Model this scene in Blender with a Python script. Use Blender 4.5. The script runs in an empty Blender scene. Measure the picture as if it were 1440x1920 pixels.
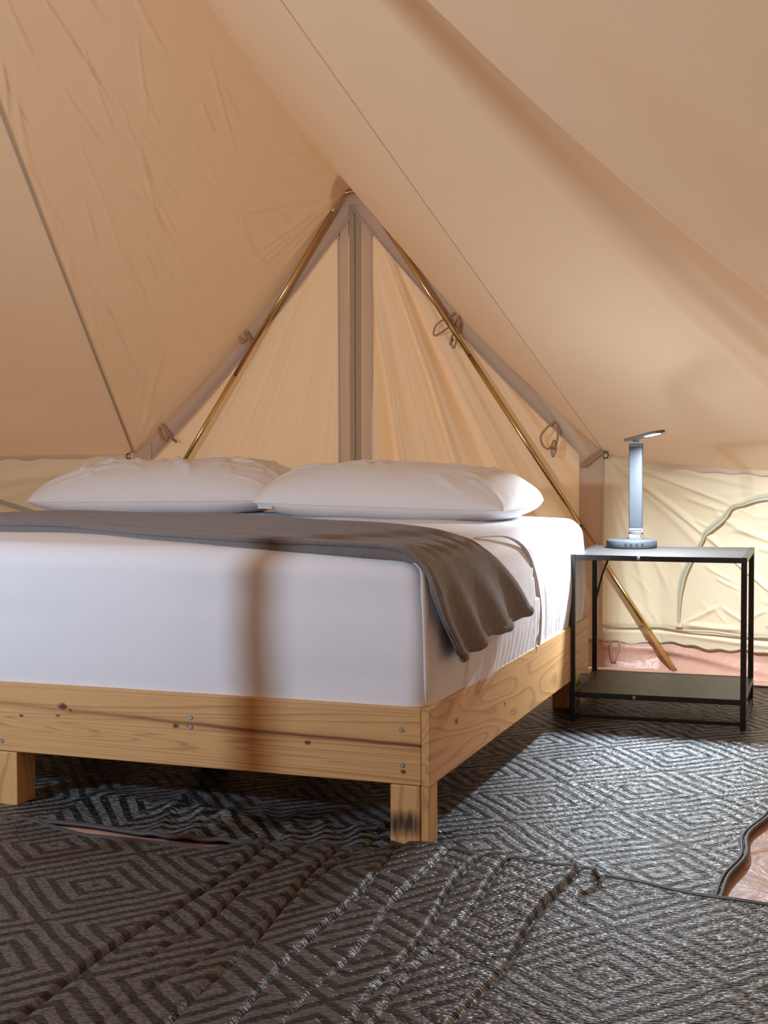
import bpy, bmesh, math, random
import numpy as np
from mathutils import Vector, Matrix, Quaternion

# ------------------------------------------------------------------ camera, world, lights, exposure
sc = bpy.context.scene
COL = sc.collection
R_ = math.radians
# metres; origin = floor under the bed's near right corner, X along the bed's foot end, Y towards the back wall
YAW, PITCH, ROLL = 0.34845, 0.04576, -0.0043758
cam = bpy.data.cameras.new('camera')
cam.sensor_fit = 'VERTICAL'; cam.sensor_height = 36.0; cam.lens = 36.0 * 2564.56 / 1920.0
cam.clip_start = 0.01; cam.clip_end = 100
camo = bpy.data.objects.new('camera', cam); COL.objects.link(camo)
camo.matrix_world = (Matrix.Translation((1.014, -3.108, 0.966)) @ Matrix.Rotation(YAW, 4, 'Z')
                     @ Matrix.Rotation(math.pi / 2 - PITCH, 4, 'X') @ Matrix.Rotation(ROLL, 4, 'Z'))
sc.camera = camo

w = bpy.data.worlds.new('evening_sky'); sc.world = w; w.use_nodes = True
bg = w.node_tree.nodes['Background']
bg.inputs[0].default_value = (1.0, 0.77, 0.57, 1); bg.inputs[1].default_value = 1.6

def area_light(name, loc, target, size, power, color, spread=180, shape='DISK'):
    l = bpy.data.lights.new(name, 'AREA'); l.shape = shape; l.size = size
    l.energy = power; l.color = color; l.spread = R_(spread)
    o = bpy.data.objects.new(name, l); COL.objects.link(o); o.location = loc
    o.rotation_euler = (Vector(target) - Vector(loc)).to_track_quat('-Z', 'Y').to_euler()
    return o
# the second reading lamp, standing out of view to the left of the camera (its light meets the tent pole)
area_light('reading_lamp_light', (-2.12, -2.15, 1.25), (-0.4, 0.7, 1.15), 0.09, 48, (0.68, 0.83, 1.0), 165)
# added warm fill, low and unseen on the right, for roof fold and bed side
warm_fill = bpy.data.lights.new('warm_fill_light', 'POINT'); warm_fill.energy = 13; warm_fill.color = (1.0, 0.72, 0.48); warm_fill.shadow_soft_size = 0.4
lo = bpy.data.objects.new('warm_fill_light', warm_fill); COL.objects.link(lo); lo.location = (2.1, -1.7, 0.7)

vs = sc.view_settings
vs.view_transform = 'Standard'; vs.look = 'None'; vs.gamma = 1.0; vs.use_curve_mapping = False
vs.exposure = 0.0
sc.cycles.max_bounces = 10; sc.cycles.diffuse_bounces = 6; sc.cycles.transmission_bounces = 4
sc.cycles.caustics_reflective = False; sc.cycles.caustics_refractive = False
sc.cycles.sample_clamp_indirect = 6.0

# ------------------------------------------------------------------ helpers
def link(o, parent=None):
    COL.objects.link(o)
    if parent is not None: o.parent = parent
    return o
def tag(o, label=None, cat=None, group=None, kind=None):
    if label: o['label'] = label
    if cat: o['category'] = cat
    if group: o['group'] = group
    if kind: o['kind'] = kind
    return o
def empty(name, loc=(0, 0, 0), rz=0.0, parent=None):
    o = bpy.data.objects.new(name, None); o.empty_display_size = 0.1
    o.location = loc; o.rotation_euler = (0, 0, rz)
    return link(o, parent)
def mesh_obj(name, verts, faces, mat, parent=None, smooth=True, uvs=None):
    me = bpy.data.meshes.new(name)
    me.from_pydata([tuple(map(float, v)) for v in verts], [], faces)
    if smooth: me.polygons.foreach_set('use_smooth', [True] * len(me.polygons))
    if uvs is not None:
        uvl = me.uv_layers.new(name='UVMap')
        li = np.empty(len(me.loops), np.int32); me.loops.foreach_get('vertex_index', li)
        uvl.data.foreach_set('uv', np.asarray(uvs, np.float32)[li].ravel())
    me.materials.append(mat); me.update()
    return link(bpy.data.objects.new(name, me), parent)
def bm_obj(name, bm, mat, parent=None, smooth=False):
    me = bpy.data.meshes.new(name); bm.to_mesh(me); bm.free()
    if smooth: me.polygons.foreach_set('use_smooth', [True] * len(me.polygons))
    me.materials.append(mat)
    return link(bpy.data.objects.new(name, me), parent)
def grid_faces(nu, nv, flip=False, closed_u=False):
    """vertex (i,j) = i*nv+j"""
    f = []
    for i in range(nu - (0 if closed_u else 1)):
        i2 = (i + 1) % nu
        for j in range(nv - 1):
            q = (i * nv + j, i2 * nv + j, i2 * nv + j + 1, i * nv + j + 1)
            f.append(q[::-1] if flip else q)
    return f
def surf(name, X, Y, Z, mat, parent=None, flip=False, uvs=None, solid=0.0, off=-1.0, closed_u=False):
    nu, nv = X.shape
    V = np.stack([X.ravel(), Y.ravel(), Z.ravel()], 1)
    o = mesh_obj(name, V, grid_faces(nu, nv, flip, closed_u), mat, parent, True, uvs)
    if solid:
        m = o.modifiers.new('thickness', 'SOLIDIFY'); m.thickness = solid; m.offset = off
    return o
def box(name, lo, hi, mat, parent=None, bevel=0.0, M=None, segs=2):
    bm = bmesh.new(); bmesh.ops.create_cube(bm, size=1)
    for v in bm.verts:
        v.co = Vector([(lo[k] + hi[k]) / 2 + v.co[k] * (hi[k] - lo[k]) for k in range(3)])
    if bevel: bmesh.ops.bevel(bm, geom=bm.edges[:], offset=bevel, segments=segs, affect='EDGES', profile=0.5)
    if M is not None: bmesh.ops.transform(bm, matrix=M, verts=bm.verts)
    return bm_obj(name, bm, mat, parent)
def smooth_path(pts, n=8):
    P = [Vector(p) for p in pts]; out = []
    for i in range(len(P) - 1):
        p0 = P[max(i - 1, 0)]; p1 = P[i]; p2 = P[i + 1]; p3 = P[min(i + 2, len(P) - 1)]
        for k in range(n):
            t = k / n
            out.append(0.5 * ((2 * p1) + (p2 - p0) * t + (2 * p0 - 5 * p1 + 4 * p2 - p3) * t * t + (3 * p1 - p0 - 3 * p2 + p3) * t ** 3))
    out.append(P[-1]); return out
def tube(name, pts, r, mat, parent=None, seg=10, sx=1.0, sz=1.0, up=(0, 0, 1), cap=True, closed=False, rf=None):
    """round (or flattened: sx, sz) tube along pts"""
    P = [Vector(p) for p in pts]; n = len(P); V = []; up = Vector(up)
    for i, p in enumerate(P):
        if closed: t = P[(i + 1) % n] - P[i - 1]
        else: t = P[min(i + 1, n - 1)] - P[max(i - 1, 0)]
        t.normalize(); a = t.cross(up)
        if a.length < 1e-4: a = t.cross(Vector((1, 0, 0)))
        a.normalize(); b = a.cross(t).normalized()
        rr = r * (rf(i / max(n - 1, 1)) if rf else 1)
        for k in range(seg):
            an = 2 * math.pi * k / seg
            V.append(p + a * (math.cos(an) * rr * sx) + b * (math.sin(an) * rr * sz))
    F = []
    for i in range(n if closed else n - 1):
        i2 = (i + 1) % n
        for k in range(seg):
            k2 = (k + 1) % seg
            F.append((i * seg + k, i * seg + k2, i2 * seg + k2, i2 * seg + k))
    if cap and not closed:
        F.append(tuple(range(seg))[::-1]); F.append(tuple((n - 1) * seg + k for k in range(seg)))
    return mesh_obj(name, V, F, mat, parent)
def lathe(name, prof, mat, parent=None, seg=48, loc=(0, 0, 0)):
    V = []; n = len(prof)
    for k in range(seg):
        a = 2 * math.pi * k / seg
        for r, z in prof: V.append((loc[0] + r * math.cos(a), loc[1] + r * math.sin(a), loc[2] + z))
    F = grid_faces(seg, n, False, True)
    o = mesh_obj(name, V, F, mat, parent, False)
    return o
def shade_auto(o, ang=40):
    me = o.data; me.polygons.foreach_set('use_smooth', [True] * len(me.polygons))
    bm = bmesh.new(); bm.from_mesh(me)
    for e in bm.edges:
        if len(e.link_faces) == 2 and e.calc_face_angle(0) > R_(ang): e.smooth = False
    bm.to_mesh(me); bm.free()
    return o
# value noise for vertex relief ------------------------------------------------
_rs = np.random.RandomState(7)
_tab = _rs.rand(64, 64)
def vnoise(x, y, seed=0):
    x = np.asarray(x) + seed * 17.31; y = np.asarray(y) + seed * 9.77
    xi = np.floor(x).astype(int); yi = np.floor(y).astype(int); xf = x - xi; yf = y - yi
    xf = xf * xf * (3 - 2 * xf); yf = yf * yf * (3 - 2 * yf)
    g = lambda a, b: _tab[a % 64, b % 64]
    return (g(xi, yi) * (1 - xf) * (1 - yf) + g(xi + 1, yi) * xf * (1 - yf) + g(xi, yi + 1) * (1 - xf) * yf + g(xi + 1, yi + 1) * xf * yf) * 2 - 1
def creases(U, V, items):
    """sum of soft ridges along segments; items = (u0,v0,u1,v1,width,height)"""
    Z = np.zeros_like(U)
    for u0, v0, u1, v1, wd, h in items:
        dx, dy = u1 - u0, v1 - v0; L = math.hypot(dx, dy) + 1e-9
        s = ((U - u0) * dx + (V - v0) * dy) / L / L
        d = ((U - u0) * -dy + (V - v0) * dx) / L
        end = np.exp(-np.maximum(0, np.abs(s - .5) - .28) ** 2 / .02)
        wob = 0.18 * wd * np.sin(s * 7 + u0 * 11)
        Z += h * np.exp(-((d + wob) / wd) ** 2) * end
    return Z

# ------------------------------------------------------------------ materials
class NT:
    def __init__(s, name):
        s.m = bpy.data.materials.new(name); s.m.use_nodes = True; s.t = s.m.node_tree
        s.t.nodes.clear(); s.out = s.n('ShaderNodeOutputMaterial')
    def n(s, typ, **kw):
        nd = s.t.nodes.new(typ)
        for k, v in kw.items(): setattr(nd, k, v)
        return nd
    def l(s, a, b): s.t.links.new(a, b)
    def val(s, node, **kw):
        for k, v in kw.items():
            node.inputs[k.replace('_', ' ')].default_value = v
        return node
    def math(s, op, a, b=None, c=None):
        nd = s.n('ShaderNodeMath', operation=op)
        for i, x in enumerate((a, b, c)):
            if x is None: continue
            if isinstance(x, (int, float)): nd.inputs[i].default_value = x
            else: s.l(x, nd.inputs[i])
        return nd.outputs[0]
    def mix(s, fac, a, b, blend='MIX'):
        nd = s.n('ShaderNodeMix', data_type='RGBA', blend_type=blend)
        for sock, x in ((nd.inputs['Factor'], fac), (nd.inputs[6], a), (nd.inputs[7], b)):
            if isinstance(x, (int, float)): sock.default_value = x
            elif isinstance(x, tuple): sock.default_value = (*x, 1) if len(x) == 3 else x
            else: s.l(x, sock)
        return nd.outputs[2]
    def ramp(s, fac, stops):
        nd = s.n('ShaderNodeValToRGB'); s.l(fac, nd.inputs[0]); cr = nd.color_ramp
        while len(cr.elements) < len(stops): cr.elements.new(0.5)
        for e, (p, c) in zip(cr.elements, stops):
            e.position = p; e.color = (*c, 1) if isinstance(c, tuple) else (c, c, c, 1)
        return nd.outputs[0]
    def coords(s, kind='Object', scale=(1, 1, 1), rot=(0, 0, 0), loc=(0, 0, 0)):
        tc = s.n('ShaderNodeTexCoord'); mp = s.n('ShaderNodeMapping')
        mp.inputs['Scale'].default_value = scale; mp.inputs['Rotation'].default_value = rot; mp.inputs['Location'].default_value = loc
        s.l(tc.outputs[kind], mp.inputs[0]); return mp.outputs[0]
    def noise(s, vec, scale=5, detail=3, rough=0.5, dist=0.0):
        nd = s.n('ShaderNodeTexNoise'); s.l(vec, nd.inputs['Vector'])
        nd.inputs['Scale'].default_value = scale; nd.inputs['Detail'].default_value = detail
        nd.inputs['Roughness'].default_value = rough; nd.inputs['Distortion'].default_value = dist
        return nd.outputs[0]
    def bump(s, h, strength=0.3, dist=0.01, normal=None):
        nd = s.n('ShaderNodeBump'); nd.inputs['Strength'].default_value = strength; nd.inputs['Distance'].default_value = dist
        s.l(h, nd.inputs['Height'])
        if normal: s.l(normal, nd.inputs['Normal'])
        return nd.outputs[0]
    def bsdf(s, color, rough=0.6, metal=0.0, normal=None, spec=0.5, **kw):
        p = s.n('ShaderNodeBsdfPrincipled')
        if isinstance(color, tuple): p.inputs['Base Color'].default_value = (*color, 1)
        else: s.l(color, p.inputs['Base Color'])
        if isinstance(rough, (int, float)): p.inputs['Roughness'].default_value = rough
        else: s.l(rough, p.inputs['Roughness'])
        p.inputs['Metallic'].default_value = metal; p.inputs['Specular IOR Level'].default_value = spec
        if normal: s.l(normal, p.inputs['Normal'])
        for k, v in kw.items():
            p.inputs[k].default_value = v
        return p.outputs[0]
    def done(s, sh): s.l(sh, s.out.inputs[0]); return s.m

def plain(name, color, rough=0.6, metal=0.0, spec=0.5, bump=0.0, bscale=60, **kw):
    t = NT(name); nrm = None; vec = t.coords()
    nz = t.noise(vec, bscale, 3)
    if bump: nrm = t.bump(nz, bump, 0.002)
    col = t.mix(t.noise(vec, 7, 3), tuple(c * 0.92 for c in color), tuple(min(1, c * 1.08) for c in color))
    return t.done(t.bsdf(col, rough, metal, nrm, spec, **kw))

def canvas(name, color, trans=0.3, bump=0.25, tcol=None):
    t = NT(name); vec = t.coords()
    weave = t.noise(vec, 420, 2)
    soft = t.noise(vec, 4.0, 4, 0.55, 0.6)
    nrm = t.bump(weave, 0.12, 0.001, t.bump(soft, bump, 0.02))
    col = t.mix(t.noise(vec, 2.2, 3), tuple(c * 0.96 for c in color), tuple(min(1, c * 1.03) for c in color))
    d = t.n('ShaderNodeBsdfDiffuse'); t.l(col, d.inputs[0]); t.l(nrm, d.inputs['Normal'])
    tr = t.n('ShaderNodeBsdfTranslucent'); tr.inputs[0].default_value = (*(tcol or color), 1)
    mx = t.n('ShaderNodeMixShader'); mx.inputs[0].default_value = trans
    t.l(d.outputs[0], mx.inputs[1]); t.l(tr.outputs[0], mx.inputs[2])
    return t.done(mx.outputs[0])

CAN = (0.74, 0.585, 0.42)
m_roof = canvas('canvas_roof', (0.785, 0.60, 0.415), 0.13)
m_wall = canvas('canvas_wall', (0.80, 0.67, 0.49), 0.15, tcol=(0.9, 0.64, 0.38))
m_side = canvas('canvas_side_wall', (0.71, 0.61, 0.43), 0.10)
m_hem = canvas('canvas_hem', (0.79, 0.62, 0.46), 0.20, 0.1)
m_edge = canvas('hem_binding', (0.66, 0.54, 0.49), 0.08, 0.0)
m_zip = canvas('zip_tape_cloth', (0.46, 0.36, 0.24), 0.0, 0.0)
m_zipd = plain('zip_teeth', (0.16, 0.12, 0.08), 0.6)
m_wintape = canvas('window_zip_tape', (0.47, 0.44, 0.33), 0.0, 0.4)
m_seam = canvas('seam_tape', (0.52, 0.43, 0.31), 0.0, 0.1)
m_thread = canvas('seam_thread', (0.60, 0.46, 0.33), 0.05, 0.0)

def pvc():
    t = NT('groundsheet_pvc'); vec = t.coords()
    n1 = t.noise(vec, 5, 4, 0.6, 0.5); n2 = t.noise(vec, 22, 4, 0.6, 0.3)
    nrm = t.bump(n2, 0.35, 0.006, t.bump(n1, 0.8, 0.02))
    col = t.mix(n1, (0.44, 0.245, 0.18), (0.52, 0.305, 0.23))
    return t.done(t.bsdf(col, 0.42, 0, nrm, 0.5))
m_pvc = pvc()

def wood(name, axis, seed=0.0, straight=1.0, streak=None, knots=(), burn=None, base=((0.62, 0.35, 0.13), (0.43, 0.20, 0.065))):
    """axis = index of the grain direction"""
    t = NT(name)
    sc_ = [5.0 * straight] * 3; sc_[axis] = 0.75 / straight
    vec = t.coords('Object', tuple(sc_), loc=(seed, seed * .7, seed * .3))
    n = t.noise(vec, 1.0, 2, 0.45, 0.6)
    rings = t.math('SINE', t.math('MULTIPLY', n, 120.0))
    fine_s = [220.0] * 3; fine_s[axis] = 5.0
    fine = t.noise(t.coords('Object', tuple(fine_s)), 1.0, 2)
    col = t.mix(t.ramp(rings, [(0.0, 0.0), (0.62, 0.06), (0.98, 0.85)]), base[0], tuple(c * .8 for c in base[1]))
    col = t.mix(t.math('MULTIPLY', fine, 0.55), col, tuple(c * 0.75 for c in base[1]))
    col = t.mix(t.math('MULTIPLY', t.noise(t.coords(), 1.7, 3), 0.4), col, (0.74, 0.50, 0.25))
    tc = t.n('ShaderNodeTexCoord'); sp = t.n('ShaderNodeSeparateXYZ'); t.l(tc.outputs['Object'], sp.inputs[0])
    ax, az = sp.outputs[axis], sp.outputs[2]
    if streak is not None:                       # a resin streak along the board, with its own course
        z0, slope, x0, x1, wd = streak
        wob = t.math('MULTIPLY', t.math('SUBTRACT', t.noise(t.coords('Object', (2.2, 2.2, 2.2)), 1.0, 3), 0.5), 0.022)
        d = t.math('SUBTRACT', t.math('SUBTRACT', az, t.math('MULTIPLY_ADD', ax, slope, z0)), wob)
        d = t.math('ABSOLUTE', d)
        halo = t.math('MULTIPLY', t.math('SUBTRACT', 1.0, t.math('MINIMUM', 1.0, t.math('DIVIDE', d, wd * 2.6))), 0.5)
        col = t.mix(halo, col, (0.33, 0.14, 0.05))
        br = t.noise(t.coords('Object', (6, 40, 60)), 1.0, 3)
        f = t.math('MULTIPLY', t.math('SUBTRACT', 1.0, t.math('MINIMUM', 1.0, t.math('DIVIDE', d, wd))), t.math('MULTIPLY', br, 2.6))
        inx = t.math('MINIMUM', 1.0, t.math('MAXIMUM', 0.0, t.math('DIVIDE', t.math('SUBTRACT', ax, x0), x1 - x0)))
        col = t.mix(t.math('MULTIPLY', t.math('MINIMUM', 1.0, f), inx), col, (0.16, 0.055, 0.02))
    for (kx, kz, kr) in knots:
        dx = t.math('DIVIDE', t.math('SUBTRACT', ax, kx), kr * 1.6); dz = t.math('DIVIDE', t.math('SUBTRACT', az, kz), kr)
        dd = t.math('SQRT', t.math('ADD', t.math('MULTIPLY', dx, dx), t.math('MULTIPLY', dz, dz)))
        dd = t.math('ADD', dd, t.math('MULTIPLY', t.math('SUBTRACT', t.noise(t.coords('Object', (50, 50, 50)), 1.0, 2), 0.5), 1.1))
        f = t.math('MAXIMUM', 0.0, t.math('SUBTRACT', 1.0, dd))
        col = t.mix(t.math('MINIMUM', 1.0, t.math('MULTIPLY', f, 1.6)), col, (0.10, 0.035, 0.012))
    if burn is not None:                         # scorch mark
        zc, zr = burn
        dz = t.math('DIVIDE', t.math('SUBTRACT', az, zc), zr)
        nn = t.noise(t.coords('Object', (90, 90, 9)), 1.0, 4)
        f = t.math('SUBTRACT', 1.45, t.math('ADD', t.math('MULTIPLY', dz, dz), t.math('MULTIPLY', nn, 1.4)))
        f = t.math('MINIMUM', .96, t.math('MAXIMUM', 0.0, t.math('MULTIPLY', f, 1.15)))
        col = t.mix(f, col, (0.028, 0.02, 0.018))
    nrm = t.bump(fine, 0.25, 0.001, t.bump(rings, 0.12, 0.001))
    return t.done(t.bsdf(col, 0.55, 0, nrm, 0.4))
m_rail_front = wood('pine_front_rail', 0, 1.3, 2.6, streak=(0.2485, -0.025, -1.3, -0.45, 0.0065), knots=((-1.028, 0.284, .012), (-1.045, 0.259, .006), (-1.005, .277, .005), (-0.689, 0.255, 0.008), (-.65, .257, .006), (-0.32, 0.238, .007), (-1.159, .252, .006), (-.068, .183, .006)))
m_rail_side = wood('pine_side_rail', 1, 4.1, knots=((0.22, 0.27, 0.011), (0.7, .23, .008)))
m_rail_other = wood('pine_rail', 0, 7.7)
m_leg_w = wood('pine_leg', 2, 2.2)
m_leg_burn = wood('pine_leg_scorched', 2, 3.4, burn=(0.056, 0.043))
m_slat = wood('pine_slat', 0, 9.1)

def sheet(name, color, wr=0.5):
    t = NT(name); vec = t.coords()
    n1 = t.noise(vec, 9, 4, 0.55, 0.8); n2 = t.noise(vec, 700, 1)
    nrm = t.bump(n2, 0.08, 0.0006, t.bump(n1, wr, 0.006))
    return t.done(t.bsdf(color, 0.75, 0, nrm, 0.25, **{'Sheen Weight': 0.1}))
m_sheet = sheet('white_cotton_sheet', (0.71, 0.71, 0.755), 0.25)
m_pillow = sheet('white_pillowcase', (0.70, 0.69, 0.70), 0.6)
m_seamw = sheet('pillow_seam', (0.66, 0.64, 0.65), 0.1)
m_ptag = sheet('pillow_label_cloth', (0.55, 0.58, 0.66), 0.0)

def fleece():
    t = NT('grey_fleece'); vec = t.coords()
    n1 = t.noise(vec, 260, 3, 0.7); n2 = t.noise(vec, 35, 4, 0.6, 0.8)
    nrm = t.bump(n1, 0.9, 0.003, t.bump(n2, 0.5, 0.008))
    col = t.mix(n2, (0.145, 0.124, 0.122), (0.22, 0.19, 0.185))
    col = t.mix(t.math('MULTIPLY', n1, 0.5), col, (0.21, 0.185, 0.175))
    return t.done(t.bsdf(col, 0.95, 0, nrm, 0.1, **{'Sheen Weight': 0.25, 'Sheen Roughness': 0.5}))
m_fleece = fleece()

def rug(name, dark, light, org, ang, skew, rough=0.38, spec=0.5):
    """woven plastic rug: nested diamonds 0.45 x 0.48 m, stitches as fine relief; UV is in metres"""
    t = NT(name)
    uv = t.n('ShaderNodeUVMap'); uv.uv_map = 'UVMap'
    sp = t.n('ShaderNodeSeparateXYZ')
    wn = t.n('ShaderNodeTexNoise'); t.l(uv.outputs[0], wn.inputs['Vector']); wn.inputs['Scale'].default_value = 7
    add = t.n('ShaderNodeVectorMath', operation='MULTIPLY_ADD'); t.l(wn.outputs[1], add.inputs[0])
    add.inputs[1].default_value = (0.022, 0.022, 0); t.l(uv.outputs[0], add.inputs[2])
    t.l(add.outputs[0], sp.inputs[0])
    px = t.math('PINGPONG', t.math('SUBTRACT', sp.outputs[0], org[0]), 0.225)
    py = t.math('PINGPONG', t.math('SUBTRACT', sp.outputs[1], org[1]), 0.24)
    mm = t.math('ADD', t.math('DIVIDE', px, 0.225), t.math('DIVIDE', py, 0.24))
    saw = t.math('FRACT', t.math('MULTIPLY', mm, 4.0))
    band = t.ramp(t.math('PINGPONG', saw, 0.5), [(0.19, 0.0), (0.27, 1.0)])
    mp = t.n('ShaderNodeMapping'); mp.inputs['Rotation'].default_value = (0, 0, ang); mp.inputs['Scale'].default_value = skew
    t.l(uv.outputs[0], mp.inputs[0])
    vo = t.n('ShaderNodeTexVoronoi'); vo.feature = 'F1'; t.l(mp.outputs[0], vo.inputs['Vector']); vo.inputs['Scale'].default_value = 1.0
    h = t.math('SUBTRACT', 1.0, vo.outputs['Distance'])
    hh = t.math('ADD', t.math('MULTIPLY', h, 1.0), t.math('MULTIPLY', band, 0.3))
    sep = t.n('ShaderNodeSeparateColor'); t.l(vo.outputs['Color'], sep.inputs[0])
    hh = t.math('ADD', hh, t.math('MULTIPLY', sep.outputs[0], 0.35))
    nrm = t.bump(hh, 1.0, 0.0045)
    col = t.mix(band, dark, light)
    col = t.mix(t.math('MULTIPLY', t.ramp(vo.outputs['Distance'], [(0.42, 0.0), (0.80, 1.0)]), 0.9), col, (0.006, 0.006, 0.007))
    col = t.mix(t.math('MULTIPLY', t.ramp(sep.outputs[1], [(0.6, 0.0), (1.0, 1.0)]), 0.25), col, tuple(c * 1.5 for c in light))
    ro = t.math('MULTIPLY_ADD', sep.outputs[2], 0.25, rough)
    sh = t.bsdf(col, ro, 0, nrm, spec)
    t.l(t.math('MULTIPLY_ADD', band, spec * .8, spec * .2), sh.node.inputs['Specular IOR Level'])
    return t.done(sh)
m_rugb = rug('woven_rug_blue_grey', (0.016, 0.017, 0.019), (0.15, 0.155, 0.165), (0.16, 0.22), 0.10, (55, 170, 1), 0.25, 0.8)
m_rugf = rug('woven_rug_brown_grey', (0.030, 0.026, 0.026), (0.086, 0.074, 0.072), (0.12, 0.1), 0.55, (80, 150, 1), 0.25, 0.8)
m_bind = plain('rug_binding', (0.04, 0.04, 0.043), 0.6, bump=0.5, bscale=200)

def brass():
    t = NT('brass_plated_steel'); vec = t.coords()
    n = t.noise(vec, 3.0, 3)
    col = t.ramp(n, [(0.3, (0.50, 0.40, 0.13)), (0.5, (0.62, 0.47, 0.20)), (0.62, (0.60, 0.36, 0.24)), (0.75, (0.45, 0.40, 0.12))])
    return t.done(t.bsdf(col, 0.24, 1.0, None, 0.5))
m_brass = brass()
m_steel = plain('galvanised_steel', (0.55, 0.55, 0.56), 0.4, 1.0)
m_hook = plain('dark_hook_steel', (0.09, 0.075, 0.07), 0.35, 0.8)
m_black = plain('black_painted_steel', (0.012, 0.012, 0.013), 0.38, 0.0, 0.5)
m_bolt = plain('bolt_steel', (0.5, 0.48, 0.45), 0.4, 0.9)
m_screw = plain('weathered_screw_steel', (0.35, 0.31, 0.28), 0.5, 0.6)
def shelf_board():
    t = NT('black_laminate'); vec = t.coords('Object', (3, 60, 3))
    n = t.noise(vec, 1.5, 3); sc1 = t.noise(t.coords(), 60, 4, 0.7, 1.5)
    col = t.mix(n, (0.018, 0.017, 0.017), (0.038, 0.035, 0.034))
    ro = t.math('MULTIPLY_ADD', sc1, 0.35, 0.22)
    return t.done(t.bsdf(col, ro, 0, t.bump(n, 0.05, 0.001), 0.28))
m_board = shelf_board()
m_lampg = plain('gunmetal_plastic', (0.03, 0.032, 0.036), 0.5, 0.0, 0.25)
m_lampd = plain('dark_lamp_plastic', (0.10, 0.105, 0.11), 0.4, 0.1)
m_chrome = plain('lamp_chrome', (0.75, 0.77, 0.8), 0.18, 1.0)
m_port = plain('usb_port_plastic', (0.01, 0.01, 0.01), 0.5)
m_toggle = plain('grey_toggle_plastic', (0.17, 0.17, 0.19), 0.45)
m_tie = canvas('tie_cord_cloth', (0.46, 0.30, 0.19), 0.0, 0.1)
def emit(name, col, s):
    t = NT(name); e = t.n('ShaderNodeEmission'); e.inputs[0].default_value = (*col, 1); e.inputs[1].default_value = s
    return t.done(e.outputs[0])
m_led = emit('led_panel', (0.80, 0.93, 1.0), 60.0)

# ------------------------------------------------------------------ the tent (setting)
PK = np.array([-1.315, -1.10, 3.70]); RAD = 4.18; HK = 16.45      # pole top, wall radius, angle of the A-frame corners
AP = np.array([-1.315, 2.900, 2.185])                             # apex of the end wall
YW = 2.906; ZE, ZS = 0.945, 0.865                                 # end wall plane, eave height at the hooks / along the side
def cylp(th, r=RAD):
    a = np.radians(th); return PK[0] + r * np.sin(a), PK[1] + r * np.cos(a)
def eave_z(th):
    a = np.abs(th) - HK
    base = ZS + (ZE - ZS) * np.exp(-np.maximum(a, 0) / 4.0)
    return np.where(th < 0, ZE - 0.012 * (1 - np.exp(-np.maximum(a, 0) / 8)), base)
def sag_r(th):
    s = 0.285 * np.clip((th - HK) / 22, 0, 1) ** 1.2
    s += 0.020 * np.exp(-(th - HK) / 4.0)
    s += 0.125 * np.exp(-np.abs((th - 44.4) / np.where(th < 44.4, 1.3, 8.0)) ** 2)   # hanging fold
    s += 0.050 * np.exp(-((th - 34.6) / np.where(th < 34.6, 1.7, 3.2)) ** 2)
    s -= 0.135 * np.exp(-((th - 41.8) / np.where(th < 41.8, 2.6, 1.1)) ** 2)
    return s
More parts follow.
